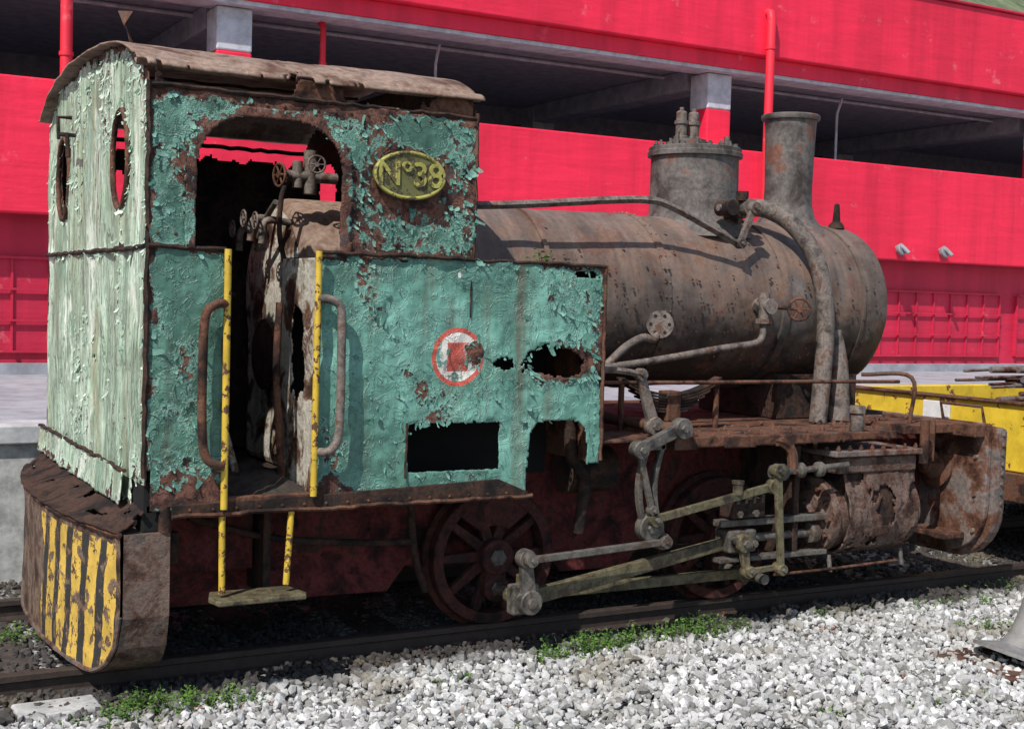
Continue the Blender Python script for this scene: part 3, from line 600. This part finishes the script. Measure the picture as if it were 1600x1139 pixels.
# rear buffer
BU_=.155
ny=60;nz=14;V=[];F=[]
ys=np.linspace(0,W,ny);rad=.36
def zmin(y):
    q=min(y,W-y)
    return .01+(.31*(1-math.sqrt(max(0,1-(1-q/rad)**2))) if q<rad else 0)
def xf(y): return -.10-BU_*(1-abs(2*y/W-1)**2.2)
for y in ys:
    for k in range(nz):
        z=zmin(y)+(.70-zmin(y))*k/(nz-1);V.append((xf(y)+(float(fbm(y*5,z*5,3))-.5)*.03,y,z))
for i in range(ny-1):
    for k in range(nz-1): F.append((i*nz+k,i*nz+k+1,(i+1)*nz+k+1,(i+1)*nz+k))
mk('rear_buffer_face',V,F,M['stripes'],LO,True)
V=[];F=[]
for y in ys:
    V+=[(xf(y)+.012,y,zmin(y)),(.12,y,zmin(y)),(.12,y,.70),(xf(y)+.012,y,.70)]
for i in range(ny-1):
    for a,b in((0,1),(1,2),(2,3)): F.append((i*4+a,(i+1)*4+a,(i+1)*4+b,i*4+b))
F+=[(0,3,2,1),((ny-1)*4,(ny-1)*4+1,(ny-1)*4+2,(ny-1)*4+3)]
mk('rear_buffer_body',V,F,M['buffrust'],LO)
tube('rear_buffer_rim',[(xf(y)-.002+random.uniform(-.003,.003),y,zmin(y)+.01) for y in ys],.012,M['buffrust'],LO,6,False)
tube('rear_buffer_rim',[(xf(y)-.004+random.uniform(-.004,.004),y,.70+random.uniform(-.004,.004)) for y in ys],.014,M['rust'],LO,6,False)
ry=np.linspace(0,W,120);rs=np.linspace(0,1,16)
panel('rear_ledge',ry,rs,lambda u,s:np.stack([(-.12-BU_*(1-np.abs(2*u/W-1)**2.2))*(1-s)+.0*s,u,.712+.095*s**1.5+(fbm(u*8,s*4,3)-.5)*.03],-1),
   lambda u,s:~((fbm(u*6,s*3,14,5)>.66)&(s>.3)),lambda u,v:0*u,M['rust_dark'],.012)
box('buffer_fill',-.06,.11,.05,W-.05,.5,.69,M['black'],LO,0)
panel('rear_apron',np.arange(.2,W+.02,G),np.arange(.80,.97,G),lambda u,v:rear_pos(u,v)+np.stack([-.035-(.96-v)*.1,0*u,0*u],-1),
      lambda u,v:(v<.955+(fbm(u*9,v*9,3)-.5)*.02)&(u>.22+(fbm(u*9,v*9,3)-.5)*.1),rear_peel,M['rearpaint'])
seam('apron_top',(-.04,.2,.958),(-.04,W,.958),.02)
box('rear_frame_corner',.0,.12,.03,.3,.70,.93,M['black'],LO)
cyl('corner_post',(.10,.02,.70),(.10,.02,.82),.03,M['rust'],LO)
def ering(c,a,b):
    pts=[(-.012+.004*random.random(),c+a*math.cos(t),2.41+b*math.sin(t)) for t in np.linspace(0,2*math.pi,40)]
    tube('porthole_ring',pts,.014,M['rust'],LO,8,False)
ering(.52,.163,.233);ering(1.93,.163,.233)
tube('lamp_iron',[(-.02,1.55,2.62),(-.10,1.55,2.62),(-.10,1.35,2.60),(-.10,1.33,2.48)],.012,M['rust_dark'],LO,6,False)
tube('lamp_iron',[(-.03,1.60,2.72),(-.10,1.62,2.72),(-.10,1.60,2.60)],.012,M['rust_dark'],LO,6,False)
# handrails
tube('yellow_handrail',[(.352,-.045,1.99),(.352,-.045,.80)],.0165,M['yellow'],LO,12,False);tube('yellow_handrail',[(.79,-.045,2.0),(.785,-.045,.84)],.0165,M['yellow'],LO,12,False)
tube('step_hanger',[(.355,-.01,.77),(.36,-.01,.40)],.016,M['yellow'],LO,8,False);tube('step_hanger',[(.69,-.01,.77),(.67,-.01,.42)],.016,M['yellow'],LO,8,False)
prism('cab_step',[(.32,-.10),(.74,-.10),(.76,-.05),(.72,.12),(.34,.12),(.30,.0)],'z',.36,.385,M['oldrod'],LO,.006)
tube('grab_rail',[(.35,-.04,1.74),(.30,-.07,1.74),(.245,-.075,1.69),(.235,-.075,1.5),(.235,-.075,1.22),(.25,-.075,1.06),(.30,-.07,1.01),(.345,-.04,1.0)],.021,M['rust'],LO)
tube('grab_rail',[(.79,-.04,1.78),(.85,-.07,1.77),(.895,-.075,1.72),(.90,-.075,1.5),(.90,-.075,1.25),(.89,-.075,1.11),(.85,-.07,1.055),(.80,-.04,1.05)],.021,M['pipe'],LO)
# number plate
pe=[(1.25+.192*math.cos(t),2.385+.118*math.sin(t)) for t in np.linspace(0,2*math.pi,48,endpoint=False)]
prism('number_plate',pe,'y',-.045,-.025,M['plate_bg'],LO,.003)
tube('number_plate_rim',[(1.25+.184*math.cos(t),-.046,2.385+.110*math.sin(t)) for t in np.linspace(0,2*math.pi,49)],.009,M['plate'],LO,8,False)
def text(name,body,loc,size,mat,ext=.004,parent=LO,sx=1):
    cu=bpy.data.curves.new(name,'FONT');cu.body=body;cu.size=size;cu.extrude=ext;cu.align_x='CENTER';cu.align_y='CENTER';cu.offset=.002
    o=bpy.data.objects.new(name,cu);sc.collection.objects.link(o);o.rotation_euler=(math.pi/2,0,0);o.location=loc;o.scale=(sx,1,1);o.parent=parent;cu.materials.append(mat)
text('plate_lettering','Nº38',(1.25,-.048,2.385),.165,M['plate'],.007)
text('tank_mark','III',(1.545,-.022,1.91),.03,M['white'],.001,LO,.7)
# cab interior fittings
for i,(x,y,z) in enumerate([(.95,.95,2.18),(.93,1.15,2.2),(.95,1.35,2.15)]):
    tube('gauge_cock',[(1.0,y,z),(.86,y,z),(.84,y,z-.12)],.02,M['pipe'],LO);handwheel((.80,y,z),(-1,0,0),.045,M['pipe'])
cyl('fountain',(1.05,.80,2.33),(1.05,.80,2.56),.035,M['pipe'],LO);cyl('fountain_cross',(.92,.80,2.42),(1.2,.80,2.42),.03,M['pipe'],LO)
handwheel((.88,.80,2.42),(-1,-.2,0),.06,M['rust']);handwheel((1.05,.70,2.48),(-.2,-1,0),.045,M['pipe']);cyl('fountain_nut',(.98,.80,2.36),(.98,.80,2.50),.028,M['pipe'],LO)
tube('injector_pipe',[(.93,.78,2.42),(.88,.76,2.3),(.87,.75,2.1),(.90,.70,1.9)],.014,M['rust_dark'],LO)
tube('regulator_handle',[(.95,W/2,2.05),(.90,W/2,2.05),(.88,1.0,2.2),(.88,.85,2.28)],.016,M['steel'],LO)
lathe('brake_column',[(.04,0),(.03,.1),(.025,.9),(.05,.92)],(.50,.75,.82),(0,0,1),M['rust_dark'],LO,12);handwheel((.50,.75,1.78),(0,0,1),.12,M['rust_dark'])
tube('loose_pipe',[(.72,.30,1.75),(.70,.27,1.4),(.74,.28,.88)],.018,M['rust'],LO);tube('loose_pipe',[(.50,.5,1.7),(.46,.45,1.3),(.55,.42,.9)],.02,M['cream'],LO);lathe('fire_door',[(.0,0),(.2,0),(.2,.02),(.18,.03)],(.97,W/2,1.45),(-1,0,0),M['rust_dark'],LO,24)
box('coal_bunker',.03,.30,.5,1.95,.82,1.5,M['rust_dark'],LO)
# ---- curled paint flakes
def flakes(name,n,samp,todir,mat):
    V=[];F=[]
    for _ in range(n):
        u,v,big_=samp()
        if u is None: continue
        big_*=random.choice([.5,.6,.7,.8,1.0,1.5])
        w=random.uniform(.006,.022)*big_;l=random.uniform(.012,.045)*big_;an=random.gauss(-math.pi/2,1.1)
        c,s=math.cos(an),math.sin(an);b=len(V);curl=random.uniform(.3,1.5)
        for i in range(5):
            t=i/4;a=t*curl;dl=l*math.sin(a)/curl;dh=l*(1-math.cos(a))/curl*.75
            ww=w*(1-.6*t**2+random.uniform(-.35,.3))
            for sgn in(-1,1):
                V.append(todir(u+c*dl-s*ww*sgn*.5,v+s*dl+c*ww*sgn*.5,dh+.004+(.004 if sgn>0 else 0)*t))
        for i in range(4): F.append((b+2*i,b+2*i+1,b+2*i+3,b+2*i+2))
    mk(name,V,F,mat,LO,True)
def samp_from(peelf,maskf,u0,u1,v0,v1,lo,hi,bigf=1):
    def s():
        for _ in range(300):
            u=random.uniform(u0,u1);v=random.uniform(v0,v1)
            if not bool(maskf(np.array(u),np.array(v))): continue
            if lo<float(peelf(np.array(u),np.array(v)))<hi: return u,v,bigf
        return None,None,1
    return s
def sd(u,v,h):
    p=side_pos(np.array(u),np.array(v));return (u,float(p[1])-h,v)
def rd(u,v,h):
    p=rear_pos(np.array(u),np.array(v));return (float(p[0])-h,u,v)
flakes('paint_flakes_side',600,samp_from(side_peel,side_mask,0,2.42,.82,2.7,.44,.62),sd,M['flake_side'])
flakes('paint_flakes_side',160,samp_from(side_peel,side_mask,.8,2.42,.9,1.98,.25,.45),sd,M['flake_side'])
flakes('paint_flakes_rear',750,samp_from(rear_peel,rear_mask,0,W,.82,2.95,.40,.62,1.),rd,M['flake_rear'])
def edge_s():
    t=random.random()
    if t<.4:
        a=random.uniform(0,2*math.pi);return 2.17+.21*math.cos(a),1.475+.10*math.sin(a),1.1
    if t<.6: return random.uniform(1.3,1.81),random.choice([.915,1.18]),1
    if t<.75: return random.uniform(.82,2.4),1.985,1
    a=random.uniform(0,2*math.pi);return 1.25+.24*math.cos(a),2.37+.16*math.sin(a),1.3
flakes('paint_flakes_openings',130,edge_s,sd,M['flake_side'])
def edge_r():
    t=random.random();c=.52 if t<.35 else 1.93
    if t<.7:
        a=random.uniform(0,2*math.pi);return c+.17*math.cos(a),2.41+.24*math.sin(a),1
    if t<.85: return random.uniform(0,.03),random.uniform(.9,2.7),1.2
    return random.uniform(0,W),1.97,1.2
flakes('paint_flakes_openings_rear',180,edge_r,rd,M['flake_rear'])
# ================================================================ TRACK
TR=empty('railway_track')
prof=[(-.06,-.12),(.06,-.12),(.06,-.108),(.012,-.095),(.012,-.04),(.033,-.03),(.033,-.003),(.028,.0),(-.028,.0),(-.033,-.003),(-.033,-.03),(-.012,-.04),(-.012,-.095),(-.06,-.108)]
for yc in(.455,1.99): prism('rail',[(yc+a,b) for a,b in prof],'x',-40,60,M['railsteel'],TR,0)
for i in range(60):
    x=-12+i*.68+random.uniform(-.04,.04);box('sleeper',x-.12,x+.12,.05+random.uniform(-.05,.08),2.45,-.22,-.113,M['wood'],TR,.01)
    for yc in(.37,.54): lathe('rail_spike',[(.022,0),(.022,.02),(.012,.022),(.012,.04)],(x,yc,-.113),(0,0,1),M['rust'],TR,6,False)
# ================================================================ GROUND
def gsheet(name,x0,x1,y0,y1,z,mat): return mk(name,[(x0,y0,z),(x1,y0,z),(x1,y1,z),(x0,y1,z)],[(0,1,2,3)],mat)
gsheet('ground',-400,400,-400,400,-.125,M['ground'])
ico=bmesh.new();bmesh.ops.create_icosphere(ico,subdivisions=1,radius=1)
iv=np.array([v.co[:] for v in ico.verts]);ifc=np.array([[v.index for v in f.verts] for f in ico.faces]);ico.free()
def stones(n,x0,x1,y0,y1,smin,smax,z0,zh):
    P=np.stack([rng.uniform(x0,x1,n),rng.uniform(y0,y1,n),z0+rng.uniform(-.3,1,n)*zh],1)
    P[:,2]+=(fbm(P[:,0]*1.5,P[:,1]*1.5,5,3)-.5)*.05
    S=rng.uniform(smin,smax,(n,1))*rng.uniform(.55,1.35,(n,3));S[:,2]*=.8
    q=rng.normal(size=(n,4));q/=np.linalg.norm(q,axis=1)[:,None];w,x,y,z=q.T
    Rm=np.stack([1-2*(y*y+z*z),2*(x*y-z*w),2*(x*z+y*w),2*(x*y+z*w),1-2*(x*x+z*z),2*(y*z-x*w),2*(x*z-y*w),2*(y*z+x*w),1-2*(x*x+y*y)],1).reshape(n,3,3)
    base=iv[None]*(1+rng.uniform(-.38,.25,(n,len(iv),1)))*S[:,None,:]
    V=np.einsum('nij,nkj->nki',Rm,base)+P[:,None,:]
    F=(ifc[None]+(np.arange(n)*len(iv))[:,None,None]).reshape(-1,3)
    return V.reshape(-1,3),F
def joinst(name,parts,mat):
    off=0;VV=[];FF=[]
    for V,F in parts: VV.append(V);FF.append(F+off);off+=len(V)
    big(name,np.concatenate(VV),np.concatenate(FF),mat)
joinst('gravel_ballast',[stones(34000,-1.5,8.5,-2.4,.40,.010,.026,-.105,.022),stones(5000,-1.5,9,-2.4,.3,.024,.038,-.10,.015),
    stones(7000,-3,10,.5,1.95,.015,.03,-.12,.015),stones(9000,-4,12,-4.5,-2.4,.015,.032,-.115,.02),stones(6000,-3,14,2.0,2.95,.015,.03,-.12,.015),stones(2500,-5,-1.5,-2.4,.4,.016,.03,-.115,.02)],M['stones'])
o=box('concrete_slab',-.52,-.16,.02,.24,-.13,-.07,M['concrete'],None,.012);o.rotation_euler=(0,0,.02)
def weed(cx,cy,r,n,hh,z0=-.11,mat='leaf'):
    V=[];F=[]
    for _ in range(n):
        a=random.uniform(0,6.28);q=r*random.random()**.7;x=cx+q*math.cos(a)*1.5;y=cy+q*math.sin(a)*.7;z=z0;h=random.uniform(.3,1)*hh*(1.1-q/r*.6)
        lx,ly=random.gauss(0,.35)*h,random.gauss(0,.35)*h;k=max(3,int(h/.010))
        b=len(V);V+=[(x-.001,y,z),(x+.001,y,z),(x+lx+.001,y+ly,z+h),(x+lx-.001,y+ly,z+h)];F.append((b,b+1,b+2,b+3))
        for i in range(k):
            t=(i+.6)/k;p=Vector((x+lx*t,y+ly*t,z+h*t));d=Vector((random.gauss(0,1),random.gauss(0,1),random.uniform(-.1,.6))).normalized();L=random.uniform(.010,.028)
            s=d.cross(Vector((random.gauss(0,.4),random.gauss(0,.4),1))).normalized()*L*.32;b=len(V)
            V+=[p,p+d*L*.5+s,p+d*L,p+d*L*.5-s];F.append((b,b+1,b+2,b+3))
    mk('weed_plant',V,F,M[mat])
for a in[(2.35,-.03,.20,110,.17),(2.62,.03,.12,70,.15),(2.1,-.08,.10,50,.11),(3.2,.05,.24,120,.15),(3.0,.10,.15,60,.11),(.15,-.05,.22,110,.12),(-.15,-.12,.15,60,.09),(.4,-.07,.12,60,.10),(.0,.03,.12,60,.11),
         (4.9,.05,.25,60,.07),(5.4,.0,.2,60,.08),(4.2,.12,.2,60,.07),(2.9,-1.35,.12,40,.05),(3.6,-1.4,.2,60,.05),(4.9,-.45,.2,60,.06),(3.5,-.9,.1,30,.05),(5.2,-.5,.15,40,.06),(1.4,-.95,.1,25,.04),(-.3,1.5,.2,60,.10),(-1.2,2.7,.4,120,.12),(1.5,-.15,.1,30,.06),(5.9,.2,.3,60,.09)]:
    weed(*a)
for a in[(3.6,-1.1,.15,20,.05),(4.6,-.4,.2,25,.05),(1.4,-.6,.12,18,.04),(3.9,-.2,.2,25,.05),(.3,-.15,.2,20,.05)]: weed(*a,-.11,'drygrass')
weed(2.1,.15,.07,26,.10,1.975)
# cast iron post
PF=empty('cast_iron_post')
lathe('post_base',[(.26,0),(.26,.02),(.20,.035),(.13,.06),(.10,.12),(.085,.25),(.08,.5)],(4.50,-1.10,-.09),(.35,-.05,1),M['casting'],PF,28)
box('post_footplate',4.12,4.85,-1.45,-.80,-.105,-.085,M['rust'],PF)
# ================================================================ RETAINING WALL + YARD
WA=empty('retaining_wall')
box('wall_face',-30,60,3.0,3.25,-.2,.78,M['concrete'],WA,0);box('wall_coping',-30,60,2.95,3.32,.78,.90,M['coping'],WA,.01)
mk('pavement',[(-60,3.3,.885),(90,3.3,.885),(90,40,.885),(-60,40,.885)],[(0,1,2,3)],M['pave'])
# ================================================================ BUILDING
BU=empty('red_building')
X0,X1=-14,40
box('parapet',X0,X1,8.0,8.2,2.52,3.88,M['redwall'],BU,.02)
box('parapet_slab',X0,X1,8.2,16,2.75,3.0,M['gallery'],BU,0)
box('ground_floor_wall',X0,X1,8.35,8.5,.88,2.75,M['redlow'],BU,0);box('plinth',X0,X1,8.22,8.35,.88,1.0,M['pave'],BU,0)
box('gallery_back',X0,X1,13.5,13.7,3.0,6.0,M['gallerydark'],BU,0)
box('soffit_edge',X0,X1,8.10,8.5,4.90,4.947,M['greycol'],BU,0)
box('upper_lip',X0,X1,8.06,8.5,4.95,5.14,M['redwall'],BU,.01);box('upper_wall',X0,X1,7.94,8.3,5.14,6.32,M['redwall'],BU,.02)
box('ceiling',X0,X1,8.5,13.6,5.0,5.2,M['gallery'],BU,0);box('roof_slab',X0,X1,8.3,16,6.1,6.3,M['gallery'],BU,0)
box('roof_cap',X0,X1,7.90,8.34,6.32,6.36,M['redlow'],BU,.01)
for i in range(-2,6):
    x=2.72+i*6.68;box('column_red',x,x+.40,8.25,8.65,3.0,4.42,M['redwall'],BU,.02);box('column_grey',x,x+.40,8.25,8.65,4.42,4.895,M['greycol'],BU,.02)
    box('ceiling_beam',x+.02,x+.38,8.75,13.5,4.72,4.99,M['gallery'],BU,0);box('inner_column',x,x+.4,12.9,13.3,3.0,4.95,M['gallery'],BU,0)
    tube('ceiling_conduit',[(x+3,8.9,4.93),(x+3.0,9.0,4.7),(x+3.0,9.0,3.6)],.02,M['greycol'],BU,8,False)
for i in range(14): box('back_window',-12+i*3.3,-10+i*3.3,13.4,13.49,3.9,4.6,M['black'],BU,0)
tube('ceiling_conduit',[(X0,9.3,4.96),(X1,9.3,4.96)],.025,M['greycol'],BU,8,False)
for x,zt,zb in((1.08,6.2,3.7),(10.12,5.72,2.6),(4.0,4.9,3.9)):
    y=7.86 if x!=4.0 else 8.4
    r=.06 if x!=4.0 else .035
    tube('downpipe',[(x,y,zb),(x,y,zt-.1),(x,y+.02,zt-.02),(x,y+.10,zt)],r,M['redpipe'],BU,14,False)
    for z in(zb+.4,zt-.5): lathe('pipe_clamp',[(r+.012,0),(r+.012,.04)],(x,y,z),(0,0,1),M['redpipe'],BU,14)
for x in np.arange(-14.0,38,3.3):
    w0,w1=x,x+2.9
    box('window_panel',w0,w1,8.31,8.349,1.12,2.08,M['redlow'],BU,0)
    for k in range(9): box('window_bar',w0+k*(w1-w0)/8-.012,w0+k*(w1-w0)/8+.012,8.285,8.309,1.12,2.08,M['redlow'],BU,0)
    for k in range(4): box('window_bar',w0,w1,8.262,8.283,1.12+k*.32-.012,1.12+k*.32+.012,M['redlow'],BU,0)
def lamp(x):
    L=empty('wall_lamp');lathe('lamp_head',[(.03,0),(.08,.05),(.09,.09),(.08,.10)],(x,7.99,2.66),(.2,-1,.2),M['lampgrey'],L,16);tube('lamp_arm',[(x,8.0,2.7),(x,7.9,2.72),(x+.05,7.8,2.62)],.03,M['lampgrey'],L)
lamp(12.72);lamp(13.6)
# ================================================================ WAGON
WG=empty('flat_wagon')
box('end_board',6.60,6.68,-.35,2.75,.62,1.12,M['wagonyellow'],WG,.01);box('side_board',6.69,12,-.35,-.27,.62,1.12,M['wagonyellow'],WG,.01);box('side_board',6.69,12,2.67,2.75,.62,1.12,M['wagonyellow'],WG,.01)
box('wagon_floor',6.69,12,-.26,2.66,.66,.74,M['rust'],WG,0);box('headstock',6.56,6.7,-.2,2.6,.40,.615,M['rust'],WG,.01);box('sole_bar',6.7,12,.1,.2,.38,.61,M['rust'],WG,0);box('sole_bar',6.7,12,2.2,2.3,.38,.61,M['rust'],WG,0)
box('label_board',6.575,6.595,1.35,1.62,.86,1.09,M['white'],WG,.004);tube('end_rail',[(6.52,.95,.95),(6.48,.95,1.09),(6.48,1.35,1.09),(6.52,1.35,.95)],.013,M['rust'],WG,8,False)
box('end_cap',6.57,6.72,-.36,2.76,1.122,1.14,M['rust'],WG,.006)
for x in(7.5,10.8):
    for y in(.5,1.95): lathe('wagon_wheel',[(.0,-.05),(.3,-.05),(.34,-.04),(.31,.05),(.0,.05)],(x,y,.31),(0,-1,0),M['rust'],WG,32)
    cyl('wagon_axle',(x,.5,.31),(x,1.95,.31),.06,M['rust'],WG)
for i in range(34):
    y=random.uniform(-.1,1.35);z=1.0+random.uniform(.10,.36);tube('scrap_pipe',[(6.6+random.uniform(0,.5),y,z),(9,y+random.uniform(-.3,.3),z+random.uniform(-.02,.1)),(11.6,y+random.uniform(-.6,.6),z)],random.choice([.012,.018,.025]),M['beamrust'],WG,8,False)
# ================================================================ HILL
hx=np.linspace(-260,460,90);hy=np.linspace(60,260,30);HX,HY=np.meshgrid(hx,hy,indexing='ij')
HZ=(HY-60)*.62+fbm(HX*.03,HY*.03,3)*14-2;idx=np.arange(90*30).reshape(90,30)
big('hill',np.stack([HX,HY,HZ],-1).reshape(-1,3),np.stack([idx[:-1,:-1].ravel(),idx[1:,:-1].ravel(),idx[1:,1:].ravel(),idx[:-1,1:].ravel()],1),M['hillside'],None,True)
# ================================================================ LIGHT / CAMERA
sd_=Vector((-.62,-.42,.90)).normalized();el=math.asin(sd_.z);az=math.atan2(sd_.x,sd_.y)
w=bpy.data.worlds.new('World');sc.world=w;w.use_nodes=True;nt=w.node_tree;sk=nt.nodes.new('ShaderNodeTexSky');sk.sky_type='NISHITA';sk.sun_disc=False
sk.sun_elevation=el;sk.sun_rotation=az%(2*math.pi);bg=nt.nodes['Background'];bg.inputs[1].default_value=.15;nt.links.new(sk.outputs[0],bg.inputs[0])
ld=bpy.data.lights.new('sun','SUN');ld.energy=5;ld.angle=math.radians(.5);ld.color=(1,.96,.90);lo=bpy.data.objects.new('sun',ld);sc.collection.objects.link(lo)
lo.rotation_euler=sd_.to_track_quat('Z','Y').to_euler();lo.location=(-5,-5,10)
th,ph,ro=.5125,.0500,.0283;f=2040.3
Fw=Vector((math.sin(th)*math.cos(ph),math.cos(th)*math.cos(ph),-math.sin(ph)));R0=Vector((math.cos(th),-math.sin(th),0));U0=R0.cross(Fw)
Rr=R0*math.cos(ro)+U0*math.sin(ro);Uu=U0*math.cos(ro)-R0*math.sin(ro)
cd=bpy.data.cameras.new('camera');cd.sensor_width=36;cd.lens=f/1600*36;cd.clip_end=2000;cd.clip_start=.05
co=bpy.data.objects.new('camera',cd);sc.collection.objects.link(co);co.matrix_world=Matrix(((Rr.x,Uu.x,-Fw.x,-1.4294),(Rr.y,Uu.y,-Fw.y,-5.8683),(Rr.z,Uu.z,-Fw.z,1.8),(0,0,0,1)))
sc.camera=co
sc.view_settings.view_transform='Standard';sc.view_settings.look='None';sc.view_settings.exposure=0
